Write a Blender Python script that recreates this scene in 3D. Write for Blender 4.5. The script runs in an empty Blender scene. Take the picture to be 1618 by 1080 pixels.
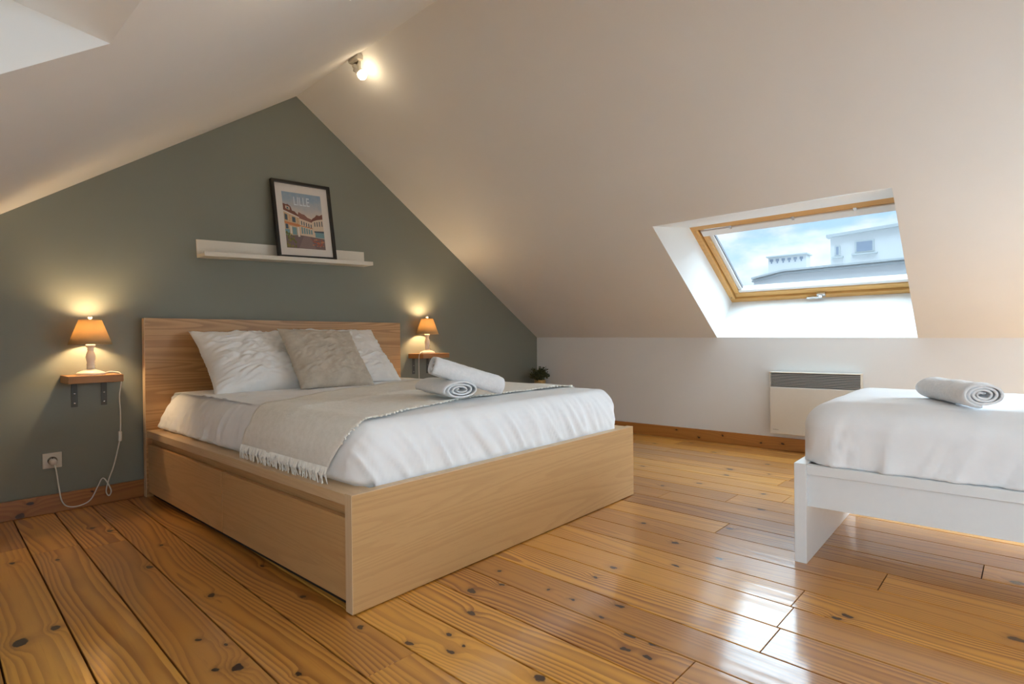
import bpy, bmesh, math, random
import numpy as np
from mathutils import Vector, Matrix, noise

random.seed(7)
S = bpy.context.scene
COL = S.collection

# ------------------------------------------------------------------ camera
cam = bpy.data.cameras.new('camera'); camo = bpy.data.objects.new('camera', cam); COL.objects.link(camo)
R_ = Vector((0.662914, -0.748613, -0.011133)); U_ = Vector((0.010499, -0.005573, 0.999929)); F_ = Vector((0.748622, 0.662984, -0.004165))
CP = Vector((-0.95647, -3.65670, 0.85726))
camo.matrix_world = Matrix(((R_.x, U_.x, -F_.x, CP.x), (R_.y, U_.y, -F_.y, CP.y), (R_.z, U_.z, -F_.z, CP.z), (0, 0, 0, 1)))
cam.sensor_width = 36; cam.lens = 874.28 / 1618 * 36; cam.shift_y = 1.02 / 1618
cam.clip_start = 0.02; cam.clip_end = 500
S.camera = camo

# ------------------------------------------------------------------ light and exposure
SUN, SUN_ANGLE, SKY = 9.6, 110.0, .62
S.view_settings.view_transform = 'Standard'; S.view_settings.look = 'None'
S.view_settings.gamma = 1; S.view_settings.use_curve_mapping = False
S.view_settings.exposure = 1.02
try:
    S.cycles.max_bounces = 8; S.cycles.diffuse_bounces = 6; S.cycles.glossy_bounces = 4
    S.cycles.transparent_max_bounces = 16; S.cycles.sample_clamp_indirect = 6; S.cycles.use_denoising = True; S.cycles.use_adaptive_sampling = True; S.cycles.adaptive_threshold = .025
except Exception: pass

sun = bpy.data.lights.new('sun_through_haze', 'SUN'); sun.energy = SUN; sun.angle = math.radians(SUN_ANGLE); sun.color = (0.69, 0.865, 1.0)
suno = bpy.data.objects.new('sun_through_haze', sun); COL.objects.link(suno); suno.location = (1, -3, 9); suno.rotation_euler = (0, math.radians(18), 0)

# fill lamps added to brighten the room, at two added roof windows behind the viewpoint (one in each slope, built below as added_window_3 and added_window_4)
def fill_light(name, loc, side, energy):
    l = bpy.data.lights.new(name, 'AREA'); l.shape = 'RECTANGLE'; l.size = .78; l.size_y = 1.05; l.energy = energy; l.color = (.64, .835, 1.0)
    o = bpy.data.objects.new(name, l); COL.objects.link(o); o.location = loc; o.rotation_euler = (0, side * math.radians(31.3), 0); return o
fill_light('added_fill_right_rear', (3.43, -4.95, 1.36), 1, 56)
fill_light('added_fill_left_rear', (-1.62, -5.05, 1.22), -1, 24)

# ------------------------------------------------------------------ node helper
class NT:
    def __init__(self, tree): self.t = tree; self.n = tree.nodes; self.l = tree.links
    def new(self, typ, **kw):
        x = self.n.new(typ)
        for k, v in kw.items(): setattr(x, k, v)
        return x
    def put(self, sock, v):
        if isinstance(v, bpy.types.NodeSocket): self.l.new(v, sock)
        elif v is not None:
            if sock.type == 'RGBA' and len(v) == 3: v = (*v, 1)
            sock.default_value = v
    def m(self, op, a, b=None, c=None, clamp=False):
        x = self.new('ShaderNodeMath', operation=op, use_clamp=clamp)
        for i, v in enumerate((a, b, c)):
            if v is not None: self.put(x.inputs[i], v)
        return x.outputs[0]
    def vm(self, op, a, b=None):
        x = self.new('ShaderNodeVectorMath', operation=op)
        self.put(x.inputs[0], a)
        if b is not None: self.put(x.inputs[1], b)
        return x.outputs[1] if op in ('LENGTH', 'DOT_PRODUCT') else x.outputs[0]
    def noise(self, vec, scale, detail=2, rough=.5, dims='3D', dist=0):
        x = self.new('ShaderNodeTexNoise', noise_dimensions=dims)
        if vec is not None: self.put(x.inputs['Vector'], vec)
        x.inputs['Scale'].default_value = scale; x.inputs['Detail'].default_value = detail; x.inputs['Roughness'].default_value = rough
        x.inputs['Distortion'].default_value = dist
        return x.outputs[0]
    def mix(self, f, a, b, mode='MIX'):
        x = self.new('ShaderNodeMix', data_type='RGBA', blend_type=mode)
        self.put(x.inputs[0], f); self.put(x.inputs[6], a); self.put(x.inputs[7], b); return x.outputs[2]
    def ramp(self, f, pts):
        x = self.new('ShaderNodeValToRGB'); self.put(x.inputs[0], f); e = x.color_ramp.elements
        while len(e) < len(pts): e.new(.5)
        for q, (p, c) in zip(e, pts): q.position = p; q.color = (*c, 1)
        return x.outputs[0]
    def sm(self, v, a, b, lo=0, hi=1):
        x = self.new('ShaderNodeMapRange', interpolation_type='SMOOTHSTEP')
        for i, w in enumerate((v, a, b, lo, hi)): self.put(x.inputs[i], w)
        return x.outputs[0]
    def map(self, vec, scale):
        x = self.new('ShaderNodeMapping'); self.put(x.inputs[0], vec); x.inputs['Scale'].default_value = scale; return x.outputs[0]

def mat(name):
    m = bpy.data.materials.new(name); m.use_nodes = True
    t = NT(m.node_tree); b = m.node_tree.nodes['Principled BSDF']; return m, t, b
def bumpn(t, b, h, strength, dist):
    x = t.new('ShaderNodeBump'); t.put(x.inputs['Height'], h); x.inputs['Strength'].default_value = strength; x.inputs['Distance'].default_value = dist
    t.l.new(x.outputs[0], b.inputs['Normal'])

# world: pale sky with soft clouds
w = bpy.data.worlds.new('sky'); S.world = w; w.use_nodes = True
t = NT(w.node_tree); bg = w.node_tree.nodes['Background']
tc = t.new('ShaderNodeTexCoord').outputs['Generated']
cl = t.sm(t.noise(t.map(tc, (1, 1, 2.2)), 5.5, 6, .55), .40, .62)
sky = t.mix(cl, (.46, .70, 1.0), (.95, .97, 1.0))
t.put(bg.inputs[0], sky); bg.inputs[1].default_value = SKY

# ------------------------------------------------------------------ materials
def paint(name, col, rough=.85, bump=.25):
    m, t, b = mat(name); o = t.new('ShaderNodeTexCoord').outputs['Object']
    n = t.noise(o, 2.3, 3)
    c2 = tuple(x * .94 for x in col)
    t.put(b.inputs['Base Color'], t.mix(n, c2, col)); b.inputs['Roughness'].default_value = rough
    bumpn(t, b, t.noise(o, 7, 3), bump, .003); return m
def plain(name, col, rough=.5, metal=0, **kw):
    m, t, b = mat(name); o = t.new('ShaderNodeTexCoord').outputs['Object']
    t.put(b.inputs['Base Color'], t.mix(t.noise(o, 30, 3), tuple(x * .95 for x in col), col))
    b.inputs['Roughness'].default_value = rough; b.inputs['Metallic'].default_value = metal
    for k, v in kw.items(): b.inputs[k].default_value = v
    return m
def fabric(name, col, col2=None, weave=900, bump=.3, scale=14, blotch=.5):
    m, t, b = mat(name); o = t.new('ShaderNodeTexCoord').outputs['Object']
    n = t.noise(o, scale, 5, .6)
    t.put(b.inputs['Base Color'], t.mix(t.sm(n, .5 - blotch * .4, .5 + blotch * .4), col2 or tuple(x * .95 for x in col), col))
    b.inputs['Roughness'].default_value = .92
    try: b.inputs['Sheen Weight'].default_value = .15
    except Exception: pass
    bumpn(t, b, t.m('ADD', t.noise(o, weave, 2), t.m('MULTIPLY', t.noise(o, scale * 2.2, 3), 2)), bump, .0015); return m

NK = 6
def pine(name, light, dark, core, coat=1.0):
    """varnished knotty pine, grain along local Y; knots come from the object's own k0..k5 (x, y, radius)"""
    m, t, b = mat(name); o = t.new('ShaderNodeTexCoord').outputs['Object']
    rnd = t.new('ShaderNodeObjectInfo').outputs['Random']
    sx = t.new('ShaderNodeSeparateXYZ'); t.put(sx.inputs[0], o); X, Y = sx.outputs[0], sx.outputs[1]
    cb = t.new('ShaderNodeCombineXYZ'); t.put(cb.inputs[0], X); t.put(cb.inputs[1], Y); t.put(cb.inputs[2], t.m('MULTIPLY', rnd, 57.0)); V = cb.outputs[0]
    wob = t.m('SUBTRACT', t.noise(t.map(V, (5, 1.1, 1)), 1.0, 2, .5), .5)
    fine = t.m('SUBTRACT', t.noise(t.map(V, (30, 4, 1)), 1.0, 2, .5), .5)
    # cathedral rings: distance from a wandering pith line beneath the board
    cx = t.m('MULTIPLY', t.m('SUBTRACT', t.noise(t.map(V, (0, .55, 1)), 1.0, 1), .5), .32)
    xx = t.m('ADD', t.m('SUBTRACT', X, cx), t.m('MULTIPLY', wob, .05))
    coreA = 0.0; halo = 0.0
    wn = t.new('ShaderNodeTexNoise'); t.put(wn.inputs['Vector'], t.map(V, (38, 30, 1))); wn.inputs['Scale'].default_value = 1.0; wn.inputs['Detail'].default_value = 2
    wv = t.new('ShaderNodeSeparateColor'); t.put(wv.inputs[0], wn.outputs['Color'])
    KX_ = t.m('ADD', X, t.m('MULTIPLY', t.m('SUBTRACT', wv.outputs[0], .5), .022)); KY_ = t.m('ADD', Y, t.m('MULTIPLY', t.m('SUBTRACT', wv.outputs[1], .5), .03))
    for i in range(NK):
        a = t.new('ShaderNodeAttribute', attribute_type='OBJECT', attribute_name='k%d' % i)
        s = t.new('ShaderNodeSeparateXYZ'); t.put(s.inputs[0], a.outputs['Vector'])
        rr = t.m('MAXIMUM', s.outputs[2], .0005)
        dx = t.m('SUBTRACT', KX_, s.outputs[0]); dy = t.m('SUBTRACT', KY_, s.outputs[1])
        ex = t.m('DIVIDE', dx, rr); ey = t.m('DIVIDE', dy, t.m('MULTIPLY', rr, 1.5))
        r2 = t.m('ADD', t.m('MULTIPLY', ex, ex), t.m('MULTIPLY', ey, ey))
        g = t.m('EXPONENT', t.m('MULTIPLY', r2, -.13))
        xx = t.m('ADD', xx, t.m('MULTIPLY', t.m('MULTIPLY', g, rr), 2.6))
        coreA = t.m('MAXIMUM', coreA, t.m('SUBTRACT', 1.0, t.m('MULTIPLY', r2, .62)))
        halo = t.m('MAXIMUM', halo, t.m('EXPONENT', t.m('MULTIPLY', r2, -.28)))
    ring = t.m('SQRT', t.m('ADD', t.m('MULTIPLY', xx, xx), t.m('ADD', .0011, t.m('MULTIPLY', t.noise(t.map(V, (0, .9, 1)), 1.0, 1), .003))))
    ph = t.m('ADD', t.m('MULTIPLY', ring, 84.0), t.m('MULTIPLY', fine, .55))
    fr = t.m('FRACT', ph)
    late = t.m('MULTIPLY', t.sm(fr, .25, .86), t.sm(fr, 1.0, .93))
    late = t.m('MULTIPLY', late, t.m('ADD', .22, t.m('MULTIPLY', t.noise(t.map(V, (9, 1.6, 1)), 1.0, 2), 1.1)))
    late = t.m('MULTIPLY', late, t.m('ADD', .25, t.m('MULTIPLY', t.m('FRACT', t.m('MULTIPLY', rnd, 17.3)), .75)))
    base = t.mix(t.noise(t.map(V, (14, 1.2, 1)), 1.0, 3), light, tuple(p * .62 + q * .38 for p, q in zip(light, dark)))
    tint = t.m('ADD', .70, t.m('MULTIPLY', rnd, .52))
    c = t.mix(late, base, dark)
    c = t.mix(t.m('MULTIPLY', t.sm(t.noise(t.map(V, (160, 5, 1)), 1.0, 2), .55, .8), .22), c, dark)
    c = t.mix(t.m('MULTIPLY', halo, .5), c, tuple(p * .55 for p in dark))
    c = t.mix(t.sm(t.m('ADD', coreA, t.m('MULTIPLY', t.m('SUBTRACT', t.noise(V, 120, 2), .5), .5)), .12, .5), c, core)
    hs = t.new('ShaderNodeHueSaturation'); t.put(hs.inputs['Color'], c); t.put(hs.inputs['Value'], tint)
    t.put(hs.inputs['Hue'], t.m('ADD', .493, t.m('MULTIPLY', rnd, .012)))
    t.put(b.inputs['Base Color'], hs.outputs[0])
    b.inputs['Roughness'].default_value = .38
    b.inputs['Coat Weight'].default_value = coat; t.put(b.inputs['Coat Roughness'], t.m('ADD', .07, t.m('MULTIPLY', t.noise(V, 14, 2), .13)))
    b.inputs['Coat IOR'].default_value = 1.5
    x = t.new('ShaderNodeBump'); t.put(x.inputs['Height'], t.noise(t.map(o, (22, 2.5, 1)), 1.0, 1))
    x.inputs['Strength'].default_value = .25; x.inputs['Distance'].default_value = .0035
    t.l.new(x.outputs[0], b.inputs['Normal']); t.l.new(x.outputs[0], b.inputs['Coat Normal'])
    return m

def oak(name, axis, light=(.60, .36, .155), dark=(.40, .205, .07), figure=.24):
    m, t, b = mat(name); o = t.new('ShaderNodeTexCoord').outputs['Object']
    rnd = t.new('ShaderNodeObjectInfo').outputs['Random']
    sc = [1, 1, 1]; sc[axis] = .045
    v = t.map(o, tuple(sc)); 
    cb = t.new('ShaderNodeCombineXYZ')
    for i in range(3): t.put(cb.inputs[i], t.m('MULTIPLY', rnd, 7.7 + i * 3))
    v = t.vm('ADD', v, cb.outputs[0])
    fig = t.noise(v, 7, 1.5, .45, dist=.2)
    ring = t.m('FRACT', t.m('MULTIPLY', fig, 22.0))
    late = t.m('MULTIPLY', t.sm(ring, .3, .85), t.sm(ring, 1, .92))
    por = t.sm(t.noise(t.map(o, tuple(12 if i == axis else 420 for i in range(3))), 1.0, 2, .5), .56, .72)
    c = t.mix(t.m('MULTIPLY', late, figure), light, dark)
    c = t.mix(t.m('MULTIPLY', por, .33), c, dark)
    c = t.mix(t.m('MULTIPLY', t.noise(t.map(o, tuple(.8 if i == axis else 9 for i in range(3))), 1.0, 3), .3), c, dark)
    t.put(b.inputs['Base Color'], c); b.inputs['Roughness'].default_value = .42
    b.inputs['Coat Weight'].default_value = .15; b.inputs['Coat Roughness'].default_value = .35
    bumpn(t, b, por, .15, .0006); return m

M = {}
M['ceil'] = paint('white_ceiling_paint', (.775, .765, .745), .8, .3)
M['white_wall'] = paint('white_wall_paint', (.79, .785, .775), .8, .3)
M['green'] = paint('grey_green_paint', (.215, .225, .188), .62, .25)
M['reveal'] = paint('white_reveal_paint', (.84, .86, .86), .55, .12)
M['pine'] = pine('varnished_pine', (.76, .36, .060), (.25, .066, .008), (.034, .009, .004))
M['skirting'] = pine('pine_skirting', (.44, .18, .042), (.25, .082, .015), (.05, .015, .006), .5)
M['dark'] = plain('dark_subfloor_and_gap', (.03, .018, .01), .9)
M['oak_x'] = oak('oak_veneer_x', 0); M['oak_y'] = oak('oak_veneer_y', 1)
M['oak_edge'] = oak('oak_edging', 2, (.70, .52, .32), (.56, .38, .21))
M['oak_ledge'] = oak('oak_ledge', 1, (.70, .50, .29), (.52, .33, .17))
M['oak_back'] = oak('oak_veneer_headboard', 0, (.55, .31, .125), (.30, .14, .045), .6)
M['shelf'] = oak('shelf_wood', 0, (.42, .19, .055), (.26, .10, .025))
M['velux'] = oak('window_pine', 1, (.72, .42, .14), (.50, .24, .06))
M['velux_s'] = oak('window_pine_side', 0, (.72, .42, .14), (.50, .24, .06))
M['cotton'] = fabric('white_cotton', (.90, .905, .915), (.86, .87, .885), 700, .18, 9)
M['pillow'] = fabric('white_pillowcase', (.88, .87, .855), (.83, .82, .80), 700, .2, 11)
M['linen'] = fabric('beige_linen', (.60, .53, .44), (.47, .41, .33), 420, .5, 16, .6)
M['throw'] = fabric('cream_throw', (.90, .87, .80), (.83, .80, .725), 260, .6, 40)
M['terry'] = fabric('white_terry', (.86, .87, .885), (.80, .82, .84), 330, .8, 60)
M['white'] = plain('white_lacquer', (.82, .825, .82), .35)
M['white_edge'] = plain('white_ledge', (.72, .68, .60), .5)
M['cream'] = plain('cream_lamp_paint', (.80, .72, .62), .4)
M['cord'] = plain('white_cord', (.72, .69, .63), .5)
M['socket'] = plain('socket_plastic', (.62, .58, .50), .35)
M['socket_in'] = plain('socket_well', (.30, .27, .21), .5)
M['steel'] = plain('grey_bracket', (.09, .09, .08), .45, .5)
M['chrome'] = plain('handle_metal', (.72, .73, .74), .25, 1)
M['alu'] = plain('white_window_trim', (.80, .80, .79), .35)
M['seal'] = plain('grey_seal', (.20, .21, .23), .5)
M['black'] = plain('black_frame', (.012, .011, .010), .35)
M['mount'] = plain('white_mount', (.72, .67, .62), .8)
M['rad'] = plain('cream_heater', (.70, .655, .58), .35)
M['rad_dark'] = plain('grille_shadow', (.05, .055, .06), .6)
M['rad_slat'] = plain('grille_slat', (.48, .48, .47), .4)
M['ink'] = plain('dark_ink', (.03, .03, .03), .6)
M['brass'] = plain('brass_pot', (.50, .33, .13), .35, .6)
M['leaf'] = plain('dark_leaf', (.05, .062, .02), .6)
M['leaf2'] = plain('olive_leaf', (.11, .11, .035), .6)
M['soil'] = plain('soil', (.03, .02, .012), .9)
M['facade'] = plain('white_render', (.50, .51, .515), .9)
M['cornice'] = plain('grey_cornice', (.36, .39, .40), .9)
M['winglass'] = plain('far_window_glass', (.16, .20, .27), .2)
M['lampbody'] = plain('spot_body', (.62, .57, .48), .4)

def emit(name, col, k):
    m = bpy.data.materials.new(name); m.use_nodes = True; m.node_tree.nodes.clear(); t = NT(m.node_tree)
    e = t.new('ShaderNodeEmission'); e.inputs[0].default_value = (*col, 1); e.inputs[1].default_value = k
    o = t.new('ShaderNodeOutputMaterial'); t.l.new(e.outputs[0], o.inputs[0]); return m
M['bulb'] = emit('lit_bulb', (1, .69, .37), 210.0)
M['spot'] = emit('lit_spot_bulb', (1, .80, .52), 17.0)

m = bpy.data.materials.new('window_glass'); m.use_nodes = True; m.node_tree.nodes.clear(); t = NT(m.node_tree)
tr = t.new('ShaderNodeBsdfTransparent'); tr.inputs[0].default_value = (.95, .97, .97, 1)
gl = t.new('ShaderNodeBsdfGlossy'); gl.inputs['Roughness'].default_value = .01
lw = t.new('ShaderNodeLayerWeight'); lw.inputs[0].default_value = .5     # Schlick reflection, alike on both faces of the pane
fr = t.m('ADD', .03, t.m('MULTIPLY', t.m('POWER', lw.outputs['Facing'], 5.0), .9))
mx = t.new('ShaderNodeMixShader'); t.l.new(fr, mx.inputs[0]); t.l.new(tr.outputs[0], mx.inputs[1]); t.l.new(gl.outputs[0], mx.inputs[2])
oo = t.new('ShaderNodeOutputMaterial'); t.l.new(mx.outputs[0], oo.inputs[0]); M['glass'] = m

m = bpy.data.materials.new('lamp_shade_cloth'); m.use_nodes = True; m.node_tree.nodes.clear(); t = NT(m.node_tree)
d = t.new('ShaderNodeBsdfDiffuse'); tl = t.new('ShaderNodeBsdfTranslucent')
o = t.new('ShaderNodeTexCoord').outputs['Object']; c = t.mix(t.noise(o, 300, 2), (.50, .37, .20), (.58, .44, .25))
t.put(d.inputs[0], c); t.put(tl.inputs[0], c)
mx = t.new('ShaderNodeMixShader'); mx.inputs[0].default_value = .33; t.l.new(d.outputs[0], mx.inputs[1]); t.l.new(tl.outputs[0], mx.inputs[2])
oo = t.new('ShaderNodeOutputMaterial'); t.l.new(mx.outputs[0], oo.inputs[0]); M['shade'] = m

# ------------------------------------------------------------------ mesh helpers
def link(name, me, material, parent=None, smooth=False):
    o = bpy.data.objects.new(name, me); COL.objects.link(o)
    for mm in (material if isinstance(material, (list, tuple)) else [material]): me.materials.append(mm)
    if smooth:
        for p in me.polygons: p.use_smooth = True
    if parent is not None: o.parent = parent
    return o
def from_bm(name, bm, material, parent=None, smooth=False):
    bmesh.ops.recalc_face_normals(bm, faces=bm.faces)
    me = bpy.data.meshes.new(name); bm.to_mesh(me); bm.free(); return link(name, me, material, parent, smooth)
def from_py(name, v, f, material, parent=None, smooth=False, recalc=True):
    me = bpy.data.meshes.new(name); me.from_pydata([tuple(x) for x in v], [], f); me.update()
    if recalc:
        bm = bmesh.new(); bm.from_mesh(me); bmesh.ops.recalc_face_normals(bm, faces=bm.faces); bm.to_mesh(me); bm.free()
    return link(name, me, material, parent, smooth)
def add_box(bm, x0, x1, y0, y1, z0, z1, bev=0.0, seg=2, mtx=None):
    r = bmesh.ops.create_cube(bm, size=1)
    vs = r['verts']
    for v in vs: v.co = Vector(((x0 + x1) / 2 + v.co.x * (x1 - x0), (y0 + y1) / 2 + v.co.y * (y1 - y0), (z0 + z1) / 2 + v.co.z * (z1 - z0)))
    if bev:
        es = list({e for v in vs for e in v.link_edges})
        rr = bmesh.ops.bevel(bm, geom=es, offset=bev, segments=seg, affect='EDGES', profile=.5)
        vs = list({v for f in rr['faces'] for v in f.verts} | {v for v in vs if v.is_valid})
    if mtx is not None:
        allv = set(vs)
        for v in list(vs):
            for f in v.link_faces: allv.update(f.verts)
        for v in allv: v.co = mtx @ v.co
    return bm
def box(name, x0, x1, y0, y1, z0, z1, material, parent=None, bev=.002, seg=2, mtx=None):
    bm = bmesh.new(); add_box(bm, x0, x1, y0, y1, z0, z1, bev, seg, mtx); return from_bm(name, bm, material, parent)
def lathe(name, prof, material, parent=None, n=32, loc=(0, 0, 0), cap=True):
    v, f = [], []
    for r, z in prof:
        for i in range(n):
            a = 2 * math.pi * i / n; v.append((loc[0] + r * math.cos(a), loc[1] + r * math.sin(a), loc[2] + z))
    for j in range(len(prof) - 1):
        for i in range(n): f.append((j * n + i, j * n + (i + 1) % n, (j + 1) * n + (i + 1) % n, (j + 1) * n + i))
    if cap: f.append(tuple(range(n))); f.append(tuple(range((len(prof) - 1) * n, len(prof) * n)))
    return from_py(name, v, f, material, parent, True)
def catmull(P, k=8):
    P = [Vector(p) for p in P]; out = []
    for i in range(len(P) - 1):
        p0 = P[max(i - 1, 0)]; p1 = P[i]; p2 = P[i + 1]; p3 = P[min(i + 2, len(P) - 1)]
        for j in range(k):
            t = j / k
            out.append(.5 * ((2 * p1) + (p2 - p0) * t + (2 * p0 - 5 * p1 + 4 * p2 - p3) * t * t + (3 * p1 - p0 - 3 * p2 + p3) * t ** 3))
    out.append(P[-1]); return out
def tube(name, pts, r, material, parent=None, n=8):
    v, f = [], []; up = Vector((.3, .5, .8))
    for i, p in enumerate(pts):
        d = (pts[min(i + 1, len(pts) - 1)] - pts[max(i - 1, 0)]).normalized()
        a = d.cross(up).normalized(); b = d.cross(a)
        for k in range(n): an = 2 * math.pi * k / n; v.append(p + a * (r * math.cos(an)) + b * (r * math.sin(an)))
    for i in range(len(pts) - 1):
        for k in range(n): f.append((i * n + k, i * n + (k + 1) % n, (i + 1) * n + (k + 1) % n, (i + 1) * n + k))
    f.append(tuple(range(n))); f.append(tuple(range((len(pts) - 1) * n, len(pts) * n)))
    return from_py(name, v, f, material, parent, True)
def thing(name, label, cat, loc=(0, 0, 0), group=None):
    o = bpy.data.objects.new(name, None); COL.objects.link(o); o.location = loc; o.empty_display_size = .05
    return tag(o, label, cat, group)
def tag(o, label, cat, group=None):
    o['label'] = label; o['category'] = cat
    if group: o['group'] = group
    return o
def struct(o, label=None, cat=None):
    o['kind'] = 'structure'
    if label: o['label'] = label
    if cat: o['category'] = cat
    return o
def adopt(children, root):
    """parent world-space meshes to a root standing elsewhere"""
    for c in children:
        c.parent = root; c.matrix_parent_inverse = Matrix.Translation(-root.location)

def N3(x, y, z): return noise.noise(Vector((x, y, z)))

# ------------------------------------------------------------------ room dimensions
KX, LX, RY = 3.566, -1.79, -6.2
AX, AZ = 0.943, 2.566
def ridge_z(y): return AZ + .034 * min(-y, 3.0)
def knee_z(y): return .885 - .013 * min(-y, 3.6)
def right_z(x, y): t = (x - AX) / (KX - AX); return ridge_z(y) + (knee_z(y) - ridge_z(y)) * t
LKZ = .656
def left_z(x, y):
    t = (AX - x) / (AX - LX); return ridge_z(y) + (LKZ - ridge_z(y)) * t

# ------------------------------------------------------------------ floor: pine boards
fl = box('floor', LX - .1, KX + .1, RY - .05, .05, -.06, -.0215, M['dark'], None, 0)
struct(fl, 'varnished knotty pine board floor', 'floor')
seams = [-.62, -.462, -.308, -.146, .008, .168, .331, .486, .64, .81, .972, 1.124, 1.289, 1.465, 1.633, 1.795, 1.955, 2.135]
while seams[0] > LX - .05: seams.insert(0, seams[0] - .16)
while seams[-1] < KX: seams.append(seams[-1] + .1625)
TILT = .03
knots = [(-0.711, -1.529, 3), (-0.628, -1.495, 1.5), (-0.637, -0.725, 1.3), (-0.33, -0.46, 1.5), (-0.283, -0.571, 1.8), (-0.295, -1.19, 2), (-0.19, -0.966, 1.2), (-0.515, -0.822, 1), (-0.231, -1.636, 1.6), (-0.007, -1.515, 1.3), (-0.034, -1.884, 1.3), (-0.349, -2.135, 2.2), (-0.393, -2.105, 1), (-0.327, -1.996, 0.8), (-0.365, -1.909, 1), (-0.259, -2.288, 1), (-0.022, -2.205, 1.2), (0.019, -2.393, 1.5), (0.125, -2.439, 1.2), (0.112, -2.517, 0.8), (0.067, -2.513, 1.4), (0.255, -2.401, 1.8), (0.363, -2.29, 2.2), (0.465, -2.334, 1.5), (0.413, -2.42, 1), (0.547, -2.249, 0.8), (0.134, -2.773, 2.2), (0.541, -2.486, 0.8), (0.532, -2.59, 0.8), (0.597, -2.728, 1.4), (0.499, -2.726, 1.2), (0.462, -2.846, 2), (0.461, -2.922, 2), (0.39, -2.869, 1.5), (0.393, -2.938, 1.2), (0.728, -2.55, 1.3), (0.844, -2.558, 1.6), (1.01, -2.73, 1.2), (1.228, -2.623, 1.6), (1.37, -2.403, 1.4), (1.545, -2.736, 1.5), (1.93, -2.749, 1.6), (2.221, -2.311, 2), (2.033, -2.17, 1.4), (2.682, -2.321, 2.2), (2.222, -2.675, 1.6), (3.158, -2.034, 2), (3.416, -1.739, 1.5), (2.41, -1.837, 1.8), (2.986, -2.465, 1.5), (1.18, -2.828, 1.5), (0.952, -3.273, 1.2), (0.99, -3.293, 1.6), (1.144, -3.686, 2.4)]
joints = {(-.7): [-.54], (-.5): [-.675], (-.35): [-.765], (-.05): [-2.435], (.06): [], (.4): [-3.04], (.72): [-3.16], (.88): [-3.155], (1.05): [-3.15], (1.38): [-3.34], (1.75): [-3.6], (2.05): [-2.568]}
def set_knots(o, ks):
    ks = sorted(ks, key=lambda k: -k[2])[:NK]
    for i in range(NK):
        o['k%d' % i] = list(ks[i]) if i < len(ks) else [9.0 + i, 9.0, .001]
rk = random.Random(11)
for i in range(len(seams) - 1):
    x0, x1 = seams[i], seams[i + 1]; mid = (x0 + x1) / 2
    js = None
    for k, v in joints.items():
        if x0 + TILT * .3 <= k <= x1 + TILT * .3: js = list(v)
    known = js is not None
    if not known: js = []
    ys = [0.02] + sorted(js, reverse=True)
    y = ys[-1]
    if not known:
        y = rk.uniform(-.2, -1.9) if mid > 2.2 or mid < -.8 else rk.uniform(-.3, -1.9)
        if not (-.8 < mid < 2.2): ys.append(y)
    while y > RY + 1.9:
        y -= rk.uniform(1.7, 2.4)
        if mid > 0 and mid < 1.3 and y > -3.6: y = -3.7 - rk.random() * .5
        ys.append(y)
    ys.append(RY - .02)
    for a, b_ in zip(ys[:-1], ys[1:]):
        L = a - b_ - .0015; W = x1 - x0 - .0048; yc = (a + b_) / 2; xc = mid + TILT * (yc + 2.2)
        h, q = .021, .0012; w2, l2 = W / 2, L / 2
        v = [(-w2, -l2, -h), (w2, -l2, -h), (w2, l2, -h), (-w2, l2, -h), (-w2, -l2, -q), (w2, -l2, -q), (w2, l2, -q), (-w2, l2, -q),
             (-w2 + q, -l2 + q * .5, 0), (w2 - q, -l2 + q * .5, 0), (w2 - q, l2 - q * .5, 0), (-w2 + q, l2 - q * .5, 0)]
        f = [(3, 2, 1, 0), (8, 9, 10, 11)] + [(k, (k + 1) % 4, 4 + (k + 1) % 4, 4 + k) for k in range(4)] + [(4 + k, 4 + (k + 1) % 4, 8 + (k + 1) % 4, 8 + k) for k in range(4)]
        o = from_py('plank', v, f, M['pine'], fl, recalc=False)
        o.location = (xc, yc, -rk.random() * .0006); o.rotation_euler = (0, 0, -TILT)
        ks = []
        for kx, ky, s in knots:
            if b_ < ky < a and abs(kx - (mid + TILT * (ky + 2.2))) < W / 2 + .004:
                ks.append((kx - xc - TILT * (ky - yc), ky - yc, (.0046 * s + .002)))
        extra = 1 if (a < -3.2 or mid > 2.4 or mid < -.8) else 0
        for _ in range(extra * rk.randint(1, 3)): ks.append((rk.uniform(-w2, w2), rk.uniform(-l2, l2), rk.uniform(.005, .018)))
        set_knots(o, ks)

# ------------------------------------------------------------------ walls and sloping ceilings
def slab(name, outline, axis, c0, c1, material):
    """extrude a 2D outline along an axis"""
    v = []
    for c in (c0, c1):
        for p, q in outline: v.append((p, c, q) if axis == 'y' else (c, p, q))
    n = len(outline); f = [tuple(range(n)), tuple(range(n, 2 * n))] + [(i, (i + 1) % n, n + (i + 1) % n, n + i) for i in range(n)]
    return from_py(name, v, f, material)
gable = [(LX - .1, -.06), (KX + .1, -.06), (KX + .1, knee_z(0) + .05), (KX, knee_z(0)), (AX, AZ), (LX, LKZ), (LX - .1, LKZ + .05)]
gab2 = [(LX - .6, -.06), (KX + .7, -.06), (KX + .7, 1.0), (AX, AZ + .9), (LX - .6, 1.0)]
struct(slab('wall_back', gab2, 'y', 0, .12, M['green']), 'grey-green painted gable wall behind the double bed', 'wall')
struct(slab('wall_rear', gab2, 'y', RY - .12, RY, M['white_wall']), 'white gable wall behind the viewpoint', 'wall')
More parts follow.
